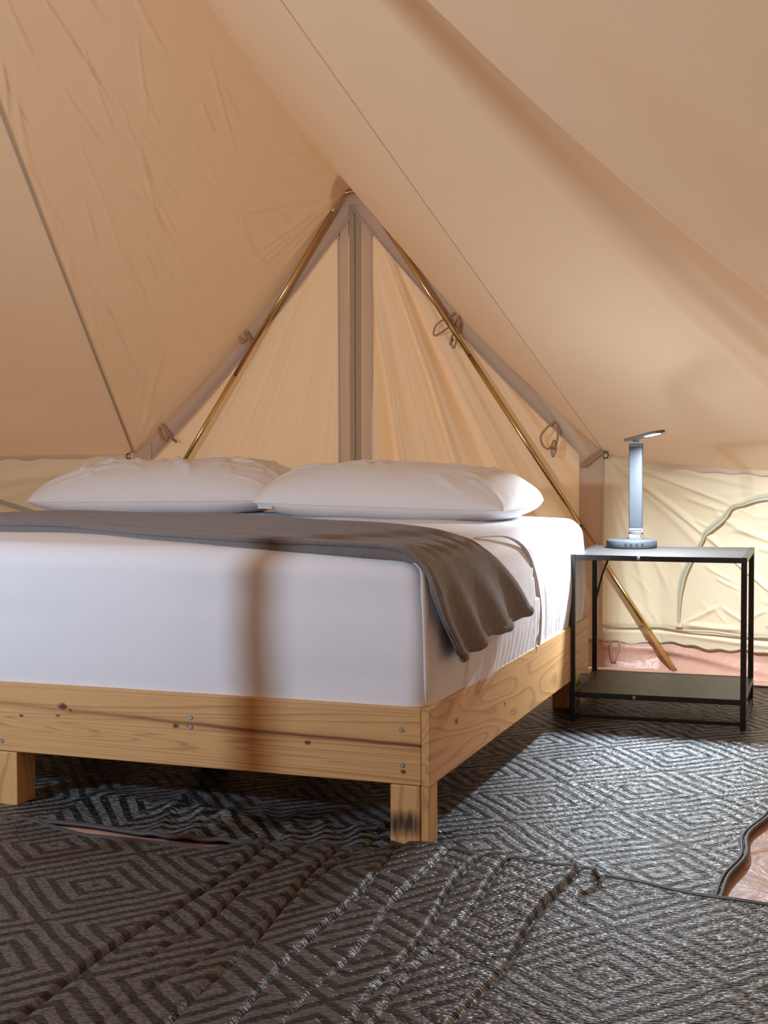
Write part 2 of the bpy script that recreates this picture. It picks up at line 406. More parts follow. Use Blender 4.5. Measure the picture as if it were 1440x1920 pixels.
# ceiling --------------------------------------------------------------------
ceil_root = tag(empty('ceiling', (0, 0, 0)), kind='structure', label='peach cotton canvas roof of a bell tent, sagging in long folds')
def ridge_pt(t):
    """t 0 at the pole top, 1 at the A-frame apex"""
    x = PK[0] + (AP[0] - PK[0]) * t; y = PK[1] + (AP[1] - PK[1]) * t
    z = PK[2] + (AP[2] - PK[2]) * t - 4 * 0.165 * t * (1 - t) * (0.55 + 0.45 * t) * 1.12
    return x, y, z
def roof_front(side):
    """ruled panel between the ridge and the seam that runs down to the hook (side +1 right, -1 left)"""
    nu, nv = 170, 380
    A, T = np.meshgrid(np.linspace(0, 1, nu), np.linspace(0.0, 1, nv), indexing='ij')
    rx, ry, rz = ridge_pt(T)
    hx, hy = cylp(side * HK); hz = ZE
    s = 0.02 if side > 0 else 0.015
    sx = PK[0] + (hx - PK[0]) * T; sy = PK[1] + (hy - PK[1]) * T; sz = PK[2] + (hz - PK[2]) * T - 4 * s * T * (1 - T)
    X = rx * (1 - A) + sx * A; Y = ry * (1 - A) + sy * A; Z = rz * (1 - A) + sz * A
    Z = Z - 0.05 * 4 * A * (1 - A) * T ** 2                      # hollow towards the A-frame edge
    X = X + side * -0.018 * 4 * A * (1 - A) * T ** 2
    L = T * 4.3; W = A * 2.0 * T                                 # metric panel coordinates
    rs = random.Random(5 if side < 0 else 9); it = []
    if side < 0:
        for _ in range(70):                                      # scattered pulls running down the panel
            t0 = rs.uniform(1.6, 3.9); w0 = rs.uniform(0.1, 1.7); ln = rs.uniform(0.2, 0.75); an = rs.gauss(0.2, 0.16)
            it.append((t0, w0, t0 + ln * math.cos(an), w0 + ln * math.sin(an), rs.uniform(.006, .013), rs.uniform(.0015, .0042)))
        for k in range(16):                                      # fan from the apex
            an = R_(100 + k * 5.2 + rs.uniform(-2, 2)); ln = rs.uniform(.35, .9)
            it.append((4.28 - .03, 0.03, 4.28 + ln * math.cos(an), .03 + ln * math.sin(an), .012, rs.uniform(.002, .005)))
        for k in range(12):                                      # fan from the hook
            an = R_(182 + k * 7 + rs.uniform(-2, 2)); ln = rs.uniform(.3, .8)
            it.append((4.27, 1.98, 4.27 + ln * math.cos(an), 1.98 + ln * math.sin(an), rs.uniform(.012, .02), rs.uniform(.003, .006)))
        for k in range(26):                                      # short creases leaning off the seam
            t0 = rs.uniform(2.2, 4.0); w0 = 2.0 * t0 / 4.3 - .02; ln = rs.uniform(.1, .4); an = R_(200 + rs.uniform(-30, 25))
            it.append((t0, w0, t0 + ln * math.cos(an), w0 + ln * math.sin(an), rs.uniform(.008, .016), rs.uniform(.003, .006)))
    else:
        for _ in range(8):
            t0 = rs.uniform(1.6, 3.9); w0 = rs.uniform(0.1, 1.7); ln = rs.uniform(0.3, 0.9)
            it.append((t0, w0, t0 + ln, w0 + ln * .3, .03, .003))
    D = creases(L, W, it) + 0.006 * vnoise(L * 1.6, W * 2.2, 3) * np.minimum(1, W * 4)
    D = D * np.clip((1 - A) * 14, 0, 1)
    D = D * (1.7 if side < 0 else 1.0)
    Z = Z - D; X = X - side * D * .5
    o = surf('roof_panel', X, Y, Z, m_roof, ceil_root, flip=(side > 0))
    return o
pl = roof_front(-1); pr = roof_front(1)
pl['label'] = 'left roof panel of the tent, orange in the shade and finely creased'
pr['label'] = 'right roof panel of the tent beside the ridge, smooth and pale'
def roof_round(th0, th1, nu, nv, side):
    TH, T = np.meshgrid(np.linspace(th0, th1, nu), np.linspace(0.02, 1, nv) ** 1.0, indexing='ij')
    a = np.radians(TH)
    RR = RAD * T
    ez = eave_z(TH)
    s = sag_r(TH) if side > 0 else 0.015 * np.exp((TH + HK) / 4) + 0.06 * np.clip((-TH - HK) / 20, 0, 1)
    sh = 4 * T * (1 - T)
    Z = PK[2] + (ez - PK[2]) * T - s * sh
    if side > 0:
        # broad soft drapes that follow the sag, and ripples low on the panel
        drp = 0.010 * np.sin((TH - 25) * 0.75 + T * 3.0) * np.clip((TH - 22) / 10, 0, 1) * sh
        rip = 0.007 * np.sin((TH - 30) * 2.6 + 5 * T) * np.exp(-((T - .80) / .13) ** 2) * np.clip((TH - 26) / 8, 0, 1)
        dip = 0.02 * np.exp(-((T - 0.94) / .03) ** 2) * np.clip((TH - 18) / 5, 0, 1)
        Z = Z - drp - rip - dip
    else:
        Z = Z - 0.012 * vnoise(TH * .12, T * 5, 2) * sh - .02 * np.exp(-((T - .95) / .03) ** 2) * np.clip((-TH - 18) / 5, 0, 1)
    X = PK[0] + RR * np.sin(a); Y = PK[1] + RR * np.cos(a)
    return surf('roof_panel', X, Y, Z, m_roof, ceil_root, flip=(side > 0) ^ (th1 < th0))
o = roof_round(HK, 110, 420, 220, 1); o['label'] = 'right roof panel beyond the seam, hanging in one deep fold'
o = roof_round(-HK, -110, 120, 120, -1); o['label'] = 'left roof panel beyond the seam, pale near the eave'
o = roof_round(110, 250, 60, 50, 1)
# seams, eaves, peak patch
def strip(name, pts, nrm_fn, wd, mat, parent, lift=0.002, thick=0.0012):
    """flat ribbon along pts; nrm_fn(i) gives the width direction"""
    P = [Vector(p) for p in pts]; V = []; n = len(P)
    for i, p in enumerate(P):
        t = (P[min(i + 1, n - 1)] - P[max(i - 1, 0)]).normalized(); face = Vector(nrm_fn(p)).normalized()
        s = t.cross(face).normalized(); wi = wd(i / (n - 1)) if callable(wd) else wd
        for a, b in ((-.5, 0), (.5, 0), (.5, 1), (-.5, 1)):
            V.append(p + s * (a * wi) + face * (lift + b * thick))
    F = []
    for i in range(n - 1):
        for k in range(4):
            k2 = (k + 1) % 4; F.append((i * 4 + k, (i + 1) * 4 + k, (i + 1) * 4 + k2, i * 4 + k2))
    F.append((0, 1, 2, 3)); F.append(tuple((n - 1) * 4 + k for k in (3, 2, 1, 0)))
    return mesh_obj(name, V, F, mat, parent, smooth=False)
def inward(p):
    return (PK[0] - p[0], PK[1] - p[1], -2.2)
def seam_line(th, hz, s, t0=.35, t1=.995, n=60, dz=0.0):
    hx, hy = cylp(th); out = []
    for k in range(n + 1):
        t = t0 + (t1 - t0) * k / n
        out.append((PK[0] + (hx - PK[0]) * t, PK[1] + (hy - PK[1]) * t, PK[2] + (hz - PK[2]) * t - 4 * s * t * (1 - t) - dz))
    return out
o = strip('seam_tape', seam_line(-HK, ZE, .015, dz=.004), inward, 0.013, m_seam, ceil_root, 0.001); o['label'] = 'grey-green seam tape down the left roof'
strip('seam_thread', seam_line(HK, ZE, .02, dz=.0015), inward, 0.0022, m_thread, ceil_root, 0.0)
def eave_hem(th0, th1, n, name='eave_hem'):
    pts = []
    for k in range(n + 1):
        th = th0 + (th1 - th0) * k / n; x, y = cylp(th, RAD - .006); z = float(eave_z(np.array(th)))
        g = min(1, (abs(th) - HK) / 3)
        pts.append((x, y, z - .004 - .004 * math.sin(th * 3.1) * g))
    return tube(name, pts, 0.013, m_hem, ceil_root, 8, 0.55, 1.0, rf=lambda s: 0.35 + min(s * 12, 1) * .65 + .2 * math.sin(s * 90))
eave_hem(HK + .3, 60, 160); eave_hem(-HK - .3, -60, 160)
# small drop-flap of roof canvas hanging below the eave on the right
# reinforcement patch where the ridge meets the A-frame
def patch():
    V = [(0, 0)] ; n = 20; V = []; F = []
    for k in range(n + 1):
        a = k / n
        for j, ww in enumerate((0.0, .5, 1.0)):
            A = ww * (0.045 + .012 * math.sin(a * math.pi)); t = 0.985 - .055 * math.sin(a * math.pi * .5) * 1.0
            T = 1 - (1 - t) * a * 1.25
            T = 1 - .046 * a
            A = ww * .085 * math.sqrt(max(0, 1 - a * a))
            r = ridge_pt(T); hx, hy = cylp(-HK)
            sx = PK[0] + (hx - PK[0]) * T; sy = PK[1] + (hy - PK[1]) * T; sz = PK[2] + (ZE - PK[2]) * T
            V.append((r[0] * (1 - A) + sx * A + .004, r[1] * (1 - A) + sy * A - .003, r[2] * (1 - A) + sz * A - .012))
    return mesh_obj('reinforcement_patch', V, grid_faces(n + 1, 3), m_hem, ceil_root)
patch()

# side walls ----------------------------------------------------------------
def side_wall(name, side, th0, th1, label, near=False):
    root = tag(empty(name), kind='structure', label=label)
    nu, nv = (420, 150) if not near else (90, 20)
    TH, S = np.meshgrid(np.linspace(th0, th1, nu), np.linspace(0, 1, nv), indexing='ij')
    top = eave_z(TH) + .005; bot = 0.108 + 0.006 * np.sin(TH * 1.3) + .004 * np.sin(TH * 4.1)
    Z = bot + (top - bot) * S
    arc = (np.abs(TH) - HK) * math.pi / 180 * RAD
    D = np.zeros_like(Z)
    if not near:
        zz = Z
        rs = random.Random(21 if side > 0 else 4)
        hkx, hkz = 0.02, ZE - .02
        it = []
        if side > 0:                                             # tension creases radiating from the corner hook
            for x1, z1, wd, h in ((.45, .629, .007, .012), (.79, .36, .009, .013), (.62, .723, .008, .012), (.30, .30, .012, .006), (.20, .25, .014, .006),
                                  (.75, .80, .012, .007), (.10, .30, .016, .005), (.5, .5, .02, .007)):
                it.append((hkx, hkz, x1, z1, wd, h))
            it += [(.45, .629, .80, .34, .007, .011), (.36, .76, .62, .69, .010, .008), (.42, .66, .52, .62, .006, .008),
                   (.34, .205, .52, .30, .006, .010), (.52, .30, .66, .22, .008, .008), (.33, .20, .62, .205, .010, .012), (.5, .42, .62, .37, .006, .006),
                   (.45, .47, .60, .40, .007, .006), (.62, .24, .74, .30, .006, .007), (.7, .56, .85, .52, .01, .009), (.50, .70, .72, .60, .014, .009), (.58, .645, .85, .56, .012, .01)]
            for _ in range(26):
                x0 = rs.uniform(.05, .8); z0 = rs.uniform(.25, .8); an = math.atan2(z0 - hkz, x0 - hkx) + rs.gauss(0, .25); ln = rs.uniform(.06, .2)
                it.append((x0, z0, x0 + ln * math.cos(an), z0 + ln * math.sin(an), rs.uniform(.005, .01), rs.uniform(.0015, .004)))
        else:
            for _ in range(10):
                an = R_(rs.uniform(-75, -5)); ln = rs.uniform(.5, 1.1)
                it.append((hkx, hkz, hkx + ln * math.cos(an), hkz + ln * math.sin(an), rs.uniform(.012, .03), rs.uniform(.006, .012)))
        D += creases(arc, zz, it)
        D += 0.010 * vnoise(arc * 2.5, zz * 3, 1) * np.sin(np.pi * S)
        # the slack gathered just above the hem
        D += 0.011 * np.exp(-((zz - .155 - .008 * np.sin(arc * 6 + .6)) / .011) ** 2) * (0.5 + .5 * vnoise(arc * 3.1, zz * 0, 5))
        D -= 0.012 * np.exp(-((zz - .172) / .012) ** 2) * (vnoise(arc * 2.3, zz * 0, 6) > -.2)
    flare = lambda t, z: .115 * np.clip(1 - z / .9, 0, 1) * np.clip((np.abs(t) - HK) / 3.2, 0, 1)      # walls splay out to their pegs
    RR = RAD - 0.01 - D + flare(TH, Z)
    a = np.radians(TH)
    o = surf('canvas_wall_panel', PK[0] + RR * np.sin(a), PK[1] + RR * np.cos(a), Z, m_side, root, flip=(th1 > th0))
    # hem tapes near the foot of the wall and the groundsheet skirt below it
    n = nu; V = []
    def ring(z_of, r_of, name, mat, h, th=.0012, parent=root):
        TT = np.linspace(th0, th1, nu); Vx = []
        for t_ in TT:
            rr = RAD - r_of(t_) + float(flare(t_, z_of(t_))); x, y = cylp(t_, rr); x2, y2 = cylp(t_, rr - th); z = z_of(t_)
            Vx += [(x, y, z - h / 2), (x2, y2, z - h / 2), (x2, y2, z + h / 2), (x, y, z + h / 2)]
        F = []
        for i in range(nu - 1):
            for k in range(4):
                k2 = (k + 1) % 4; F.append((i * 4 + k, i * 4 + k2, (i + 1) * 4 + k2, (i + 1) * 4 + k))
        return mesh_obj(name, Vx, F, mat, parent)
    if not near:
        ring(lambda t: .181 + .003 * math.sin(t * 1.7), lambda t: .018 + .004 * math.sin(t * .9), 'hem_tape', m_wintape, .012)
        ring(lambda t: .1165 + .006 * math.sin(t * 1.3) + .004 * math.sin(t * 4.1), lambda t: .019, 'hem_tape', m_wintape, .009)
    # groundsheet skirt: from the floor up behind the hem
    TH, S = np.meshgrid(np.linspace(th0, th1, nu), np.linspace(0, 1, 40), indexing='ij')
    arc = (np.abs(TH) - HK) * math.pi / 180 * RAD
    Zs = S * 0.15
    bulge = 0.05 * (1 - S) ** 2.2 + .012 * vnoise(arc * 6, S * 2, 8) * np.sin(np.pi * np.minimum(1, S * 1.15 + .02))
    bulge += .022 * np.exp(-((S - .42 + .25 * np.tanh((arc - .45) * 3)) / .13) ** 2) * (.5 + .5 * vnoise(arc * 2.2, S * 0, 4))
    RRs = RAD - .004 - np.maximum(bulge, .001) + flare(TH, Zs); a = np.radians(TH)
    surf('groundsheet_skirt', PK[0] + RRs * np.sin(a), PK[1] + RRs * np.cos(a), Zs, m_pvc, root, flip=(th1 > th0))
    return root
wr = side_wall('wall_right', 1, HK, 62, 'cream canvas side wall behind the black side table, creased from the hook')
wl = side_wall('wall_left', -1, -HK, -62, 'cream canvas side wall beyond the left end of the bed')
side_wall('wall_near', 1, 62, 298, 'plain canvas side wall round the near half of the tent', near=True)
# zipped window tape on the right wall
def wall_pt(th, z, lift=.018):
    x, y = cylp(th, RAD - .01 - lift + .115 * (1 - z / .9) * min(1, (abs(th) - HK) / 3.2)); return (x, y, z)
TP = [(28.6, .775), (27.06, .768), (26.35, .758), (25.51, .736), (24.8, .721), (24.26, .677), (23.48, .635), (22.95, .604), (22.76, .573),
      (22.04, .498), (21.46, .425), (21.18, .362), (21.05, .304), (20.95, .232), (20.95, .207)]
tp = smooth_path([wall_pt(a, b) for a, b in TP], 6)
wtape = strip('window_zip_tape', tp, lambda p: (PK[0] - p[0], PK[1] - p[1], 0), lambda s: .021 + .006 * math.sin(s * 19), m_wintape, wr, .0, .003)
wtape['label'] = 'grey-green zip tape arching over the closed window'
strip('zip_line', [Vector(p) + Vector((PK[0] - p[0], PK[1] - p[1], 0)).normalized() * .004 for p in tp], lambda p: (PK[0] - p[0], PK[1] - p[1], 0), .004, m_zip, wtape, 0, .002)
box('zip_end_patch', (-.016, -.002, -.010), (.016, .004, .010), m_side, wr, .001, Matrix.Translation(wall_pt(20.95, .203, .02)) @ Matrix.Rotation(-R_(21), 4, 'Z'))
tube('zip_pull', [wall_pt(26.7, .232, .03), wall_pt(26.9, .225, .04), wall_pt(27.05, .213, .035)], .008, m_zip, wr, 8, 1.3, .6)
tp2 = smooth_path([wall_pt(-a, b) for a, b in ((22.3, .60), (23.5, .655), (24.8, .690), (25.7, .712), (27.0, .75), (29.0, .77))], 6)
o = strip('window_zip_tape', tp2, lambda p: (PK[0] - p[0], PK[1] - p[1], 0), .024, m_wintape, wl, .0, .003)

# end wall with its zipped door ----------------------------------------------
wb = tag(empty('wall_back'), kind='structure', label='gabled canvas end wall between the two brass poles, glowing orange between its folds')
XL, XR = -2.4975, -0.1325
def roof_edge(x):
    """height of the roof edge over the end wall"""
    a = abs(x - AP[0]) / (XR - AP[0]); a = min(a, 1)
    return AP[2] * (1 - a) + ZE * a - (.05 * 4 * a * (1 - a))
def end_panel(x0, x1, seed, fan):
    nu, nv = 200, 230
    X, S = np.meshgrid(np.linspace(x0, x1, nu), np.linspace(0, 1, nv), indexing='ij')
    top = np.vectorize(roof_edge)(X) + .035
    Z = .11 + (top - .11) * S
    ang = np.arctan2(np.abs(X - AP[0]), AP[2] + .12 - Z)         # angle round the apex
    rad = np.hypot(X - AP[0], AP[2] + .12 - Z)
    edge = np.clip(np.minimum(X - x0, x1 - X) / .12, 0, 1)
    fold = np.sin(ang * 62 + 1.5 * vnoise(ang * 9, rad * .8, seed)) * .6 + .5 * np.sin(ang * 41 + 2) + .3 * vnoise(ang * 60, rad * .7, seed + 1)
    amp = fan * np.clip((rad - .25) / .8, 0, 1) * edge
    Y = YW + .008 + amp * fold + .004 * vnoise(X * 5, Z * 4, seed + 2) * edge
    return surf('canvas_panel', X, Y, Z, m_wall, wb, flip=False)
end_panel(XL, -1.355, 2, .013)
end_panel(-1.262, XR, 3, .045)
def wslab(name, poly, y0, y1, mat, parent, label=None):
    """prism of an (x,z) outline between depths y0 (near) and y1"""
    n = len(poly); V = [(x, y0, z) for x, z in poly] + [(x, y1, z) for x, z in poly]
    F = [tuple(range(n)), tuple(range(2 * n - 1, n - 1, -1))] + [(i, (i + n), (i + 1) % n + n, (i + 1) % n) for i in range(n)]
    o = mesh_obj(name, V, F, mat, parent, smooth=False)
    if label: o['label'] = label
    return o
door = tag(empty('door_1'), kind='structure', label='zipped door slit down the middle of the canvas end wall')
wslab('door_flap', [(-1.393, .11), (-1.336, .11), (-1.341, 2.13), (-1.372, 2.10), (-1.382, 1.98)], YW - .004, YW + .004, m_hem, door)
wslab('door_flap', [(-1.286, .11), (-1.220, .11), (-1.225, 1.985), (-1.24, 2.06), (-1.268, 2.14), (-1.284, 2.15)], YW - .004, YW + .004, m_hem, door)
wslab('zip_tape', [(-1.338, .11), (-1.312, .11), (-1.307, 2.115), (-1.336, 2.115)], YW - .007, YW - .001, m_zip, door)
wslab('zip_tape', [(-1.3115, .11), (-1.286, .11), (-1.278, 2.115), (-1.3065, 2.115)], YW - .007, YW - .001, m_zip, door)
wslab('zip_line', [(-1.3135, .11), (-1.3100, .11), (-1.3045, 2.115), (-1.3085, 2.115)], YW - .0085, YW - .003, m_zipd, door)
wslab('top_patch', [(-1.345, 2.108), (-1.272, 2.108), (-1.272, 2.15), (-1.300, 2.172), (-1.330, 2.172), (-1.345, 2.15)], YW - .010, YW - .004, m_hem, door)
for x0, x1 in ((-1.397, -1.382), (-1.228, -1.216)):
    for q in (0,): wslab('edge_binding', [(x0, .11), (x0 + .007, .11), (x0 + .009 if x0 < -1.3 else x0 + .004, 1.99), (x0 + .002 if x0 < -1.3 else x0 - .003, 1.99)], YW - .007, YW - .001, m_edge, door)
# gable panel above the door slit, behind the flaps
wslab('gable_patch', [(-1.46, 1.96), (-1.17, 1.96), (-1.19, 2.05), (-1.29, 2.20), (-1.34, 2.20), (-1.43, 2.06)], YW + .010, YW + .016, m_hem, wb)
# hem bands under the roof edge (both sides) and down the right post
def edge_band(side, y):
    V = []; n = 40; inner = []
    for k in range(n + 1):
        a = k / n; x = AP[0] + side * (XR - AP[0]) * a
        zt = roof_edge(x) + .03
        wdt = .072 if side > 0 else .085
        inner.append((x, zt)); V.append((x, zt - wdt * 1.35 - .03))
    poly = inner + V[::-1]
    Vv = [(x, y, z) for x, z in inner] + [(x, y, z) for x, z in V]
    F = [(i, i + 1, n + 1 + i + 1, n + 1 + i) for i in range(n)]
    o = mesh_obj('hem_band', Vv, F, m_hem, wb)
    m = o.modifiers.new('thickness', 'SOLIDIFY'); m.thickness = .003
    tube('edge_binding', [(x, y - .003, z) for x, z in V], .0045, m_edge, wb, 6)
edge_band(1, YW - .006); edge_band(-1, YW - .006)
wslab('corner_band', [(-.240, .12), (-.136, .12), (-.133, ZE - .01), (-.19, ZE + .03), (-.240, ZE + .07)], YW - .012, YW - .008, m_hem, wb, 'tan fabric band down the corner beside the table')
wslab('edge_binding', [(-.243, .12), (-.236, .12), (-.237, ZE + .05), (-.244, ZE + .06)], YW - .015, YW - .010, m_edge, wb)
wslab('edge_binding', [(-.147, .12), (-.138, .12), (-.136, ZE - .02), (-.145, ZE - .02)], YW - .015, YW - .010, m_edge, wb)
wslab('corner_band', [(XL, .12), (XL + .10, .12), (XL + .10, ZE + .06), (XL, ZE - .01)], YW - .012, YW - .008, m_hem, wb)
# groundsheet skirt of the end wall
X, S = np.meshgrid(np.linspace(XL, XR, 160), np.linspace(0, 1, 30), indexing='ij')
b = .055 * (1 - S) ** 2 + .012 * vnoise(X * 6, S * 2, 8) * np.sin(np.pi * np.minimum(1, S * 1.1 + .05))
surf('groundsheet_skirt', X, YW + .004 - np.maximum(b, .001), S * .15, m_pvc, wb)
wslab('buckle_strap', [(-.105, .120), (-.092, .120), (-.082, .030), (-.092, .030)], YW - .045, YW - .042, m_pvc, wr)
wslab('buckle_strap', [(-.060, .120), (-.048, .120), (-.072, .030), (-.082, .030)], YW - .045, YW - .042, m_pvc, wr)
# ties with toggles
def tie(x, z, pts, tog=None, r=.0032, parent=wb):
    pp = smooth_path([(x + a, YW - .018 - c, z + b_) for a, b_, c in pts], 6)
    t = tube('tie_loop', pp, r, m_tie, parent, 6, 1.5, .55, up=(0, 1, 0))
    if tog:
        a, b_, an = tog
        c = Vector((x + a, YW - .028, z + b_)); d = Vector((math.cos(an), 0, math.sin(an))) * .017
        tube('toggle', [c - d, c - d * .5, c, c + d * .5, c + d], .006, m_toggle, t, 8, rf=lambda s: .75 + .5 * math.sin(s * math.pi))
    return t
tie(-.815, 1.585, [(0, 0, .0), (-.03, -.02, .02), (-.085, -.055, .02), (-.095, -.10, .02), (-.055, -.085, .02), (-.01, -.05, .01), (.02, -.01, 0)])
tie(-.83, 1.54, [(.03, .03, 0), (.035, -.02, .02), (.0, -.075, .02), (.015, -.115, .02), (.03, -.06, .02), (.045, .0, 0)], (-.0, -.085, 1.1))
tie(-.345, 1.095, [(0, 0, .0), (-.04, -.035, .012), (-.068, -.075, .014), (-.058, -.115, .012), (-.03, -.13, .012), (-.008, -.09, .012)], (-.012, -.128, -.25))
tie(-.345, 1.095, [(0, 0, .0), (.010, -.05, .014), (.004, -.10, .014), (-.018, -.135, .014), (-.012, -.165, .014), (.0, -.13, .014), (.0, -.09, .014)])
tie(-1.885, 1.56, [(0, 0, 0), (-.01, -.04, .014), (.0, -.08, .014), (.02, -.05, .012), (.0, 0, 0)])
tie(-1.885, 1.56, [(0, 0, 0), (.03, -.035, .012), (.055, -.075, .012), (.05, -.09, .012), (.02, -.03, 0)])
tie(-2.345, 1.115, [(0, 0, 0), (.005, -.055, .014), (.03, -.10, .014), (.05, -.085, .014), (.03, -.035, .012), (.0, 0, 0)])
tie(-2.345, 1.115, [(0, 0, 0), (.04, -.04, .012), (.075, -.085, .012)], (.088, -.10, -.6))
tie(-.145, .955, [(.02, .0, 0), (-.02, -.012, .01), (-.065, -.045, .014), (-.085, -.065, .012), (-.06, -.058, .014), (-.02, -.025, .01), (.02, 0, 0)], None, .005)
for hx in (XR + .012, XL - .008):
    s = 1 if hx > -1 else -1
    pts = [(hx + s * (.012 * math.sin(a)), YW - .045, ZE - .002 + .014 * math.cos(a) - .006) for a in np.linspace(-.6, 4.2, 16)]
    tube('eave_hook', pts, .0036, m_hook, wb, 8, up=(0, 1, 0))
    tube('hook_loop', [(hx - .006, YW - .01, ZE + .012), (hx, YW - .03, ZE + .014), (hx + .004, YW - .046, ZE + .008)], .006, m_hem, wb, 8)

# floor ----------------------------------------------------------------------
nr, na = 60, 128
V = [(PK[0], PK[1], 0)]; F = []
for i in range(1, nr + 1):
    for k in range(na):
        a = 2 * math.pi * k / na; r = (RAD + .13) * i / nr; x = PK[0] + r * math.sin(a); y = PK[1] + r * math.cos(a)
        V.append((x, min(y, YW + .03), 0.0025 * float(vnoise(x * 4, y * 4, 2)) - .003))
for k in range(na): F.append((0, 1 + (k + 1) % na, 1 + k))
for i in range(nr - 1):
    for k in range(na):
        k2 = (k + 1) % na; b0 = 1 + i * na; b1 = b0 + na
        F.append((b0 + k, b0 + k2, b1 + k2, b1 + k))
fl = mesh_obj('floor', V, F, m_pvc); tag(fl, 'glossy pinkish brown groundsheet under the rugs', kind='structure')

# ------------------------------------------------------------------ bed frame
bed = tag(empty('bed_frame', (0, 0, 0)), 'pine bed frame of wide boards on square legs carrying the white mattress', 'bed frame')
BW, BL = 2.10, 1.90; ZB, ZT = 0.152, 0.341
o = box('front_rail', (-BW, 0.0, ZB), (-0.0225, 0.036, ZT), m_rail_front, bed, .0025)
o = box('side_rail', (-0.0215, -0.001, ZB - .001), (0.0, BL, ZT + .001), m_rail_side, bed, .002)
o = box('side_rail', (-BW - .0215, -0.001, ZB), (-BW - .001, BL, ZT), m_rail_side, bed, .002)
o = box('back_rail', (-BW, BL - .036, ZB), (-.0225, BL, ZT), m_rail_other, bed, .002)
for k in range(12):
    y = .08 + k * .157
    box('slat', (-BW + .002, y, .262), (-.024, y + .085, .281), m_slat, bed, .002)
def leg(x0, x1, y0, y1, mat, label=None):
    o = box('leg', (x0, y0, 0.004), (x1, y1, ZB - .0015), mat, bed, .003)
    if label: o['label'] = label
leg(-.102, -.026, -.001, .036, m_leg_burn, 'front right bed leg with a black scorch mark near the floor')
leg(-.0255, -.003, .003, .070, m_leg_w)
leg(-1.262, -1.176, 0, .086, m_leg_w)
leg(-BW, -BW + .086, 0, .086, m_leg_w)
leg(-.115, -.030, BL - .09, BL - .004, m_leg_w); leg(-BW, -BW + .086, BL - .09, BL - .004, m_leg_w); leg(-1.10, -1.02, BL - .09, BL - .004, m_leg_w)
leg(-1.10, -1.014, .9, .986, m_leg_w)
for x, z in ((-.073, .286), (-.071, .199), (-.647, .280), (-.647, .256), (-1.223, .180)):
    bm = bmesh.new(); bmesh.ops.create_cone(bm, cap_ends=True, segments=16, radius1=.0068, radius2=.006, depth=.003)
    bmesh.ops.transform(bm, matrix=Matrix.Translation((x, -.0008, z)) @ Matrix.Rotation(math.pi / 2, 4, 'X'), verts=bm.verts)
    bm_obj('screw', bm, m_screw, bed)

# ------------------------------------------------------------------ mattress with fitted sheet
def rounded_box(lo, hi, r, nx, ny, nz, disp):
    """cube-mapped grid with rounded corners; disp(P, N) -> offset array"""
    lo = np.array(lo); hi = np.array(hi); cen = (lo + hi) / 2; hs = (hi - lo) / 2
    Vs = []; Fs = []; base = 0
    def face(ax, sgn, n1, n2):
        nonlocal base
        o1, o2 = [k for k in range(3) if k != ax]
        a = np.linspace(-1, 1, n1); b_ = np.linspace(-1, 1, n2)
        a = np.sign(a) * (1 - (1 - np.abs(a)) ** 1.25); b_ = np.sign(b_) * (1 - (1 - np.abs(b_)) ** 1.25)
        A, B = np.meshgrid(a, b_, indexing='ij'); P = np.zeros(A.shape + (3,))
        P[..., ax] = sgn * hs[ax]; P[..., o1] = A * hs[o1]; P[..., o2] = B * hs[o2]
        Q = np.clip(P, -(hs - r), hs - r); N = P - Q
        N /= np.linalg.norm(N, axis=-1, keepdims=True) + 1e-12
        W = cen + Q + N * r
        W = W + N * disp(W, N)[..., None]
        Vs.append(W.reshape(-1, 3))
        fl = (sgn < 0) ^ (ax == 1)
        for i in range(n1 - 1):
            for j in range(n2 - 1):
                q = (base + i * n2 + j, base + (i + 1) * n2 + j, base + (i + 1) * n2 + j + 1, base + i * n2 + j + 1)
                Fs.append(q[::-1] if fl else q)
        base += n1 * n2
    for ax in range(3):
        n1, n2 = [(nx, ny, nz)[k] for k in range(3) if k != ax]
        for s in (-1, 1): face(ax, s, n1, n2)
    return np.concatenate(Vs), Fs
def merge(o, d=1e-4):
    bm = bmesh.new(); bm.from_mesh(o.data); bmesh.ops.remove_doubles(bm, verts=bm.verts, dist=d); bm.to_mesh(o.data); bm.free()
    o.data.polygons.foreach_set('use_smooth', [True] * len(o.data.polygons)); return o
_rs2 = random.Random(3)
SIDE_CR = []
for k in range(46):                                              # gathers down the side where the table stands
    y = 1.02 + k * .0185 + _rs2.uniform(-.006, .006); SIDE_CR.append((y - .06, .70 - _rs2.uniform(0, .16), y + .02, .30, _rs2.uniform(.004, .008), _rs2.uniform(-.0025, .004)))
for k in range(12):
    y = .45 + k * .05; SIDE_CR.append((y, .52 - _rs2.uniform(0, .1), y - .05, .32, .010, .002))
def mat_disp(P, N):
    x, y, z = P[..., 0], P[..., 1], P[..., 2]
    u = (x + 1.05) / 1.05; v = (y - .95) / .95
    top = np.clip(N[..., 2], 0, 1); d = top * .024 * (1 - np.clip(np.abs(u), 0, 1) ** 5) * (1 - np.clip(np.abs(v), 0, 1) ** 7)
    right = np.clip(N[..., 0], 0, 1)
    d = d + right * (.018 * np.sin(np.pi * np.clip((z - .3) / .4, 0, 1)) + creases(y, z, SIDE_CR))
    d = d + right * .007 * (y < 1.09 - (z - .3) * .3 * (z > .5)) * (y > .3) * np.clip((.70 - z) / .1, 0, 1)
    front = np.clip(-N[..., 1], 0, 1)
    d = d + front * (.008 * np.sin(np.pi * np.clip((z - .3) / .4, 0, 1)) + .0015 * vnoise(x * 3, z * 16, 2))
    d = d + .0025 * vnoise(x * 6, y * 6 + z * 5, 4)
    return d
mroot = None
V, F = rounded_box((-BW + .01, .016, .283), (-.014, BL - .01, .708), .058, 120, 230, 90, mat_disp)
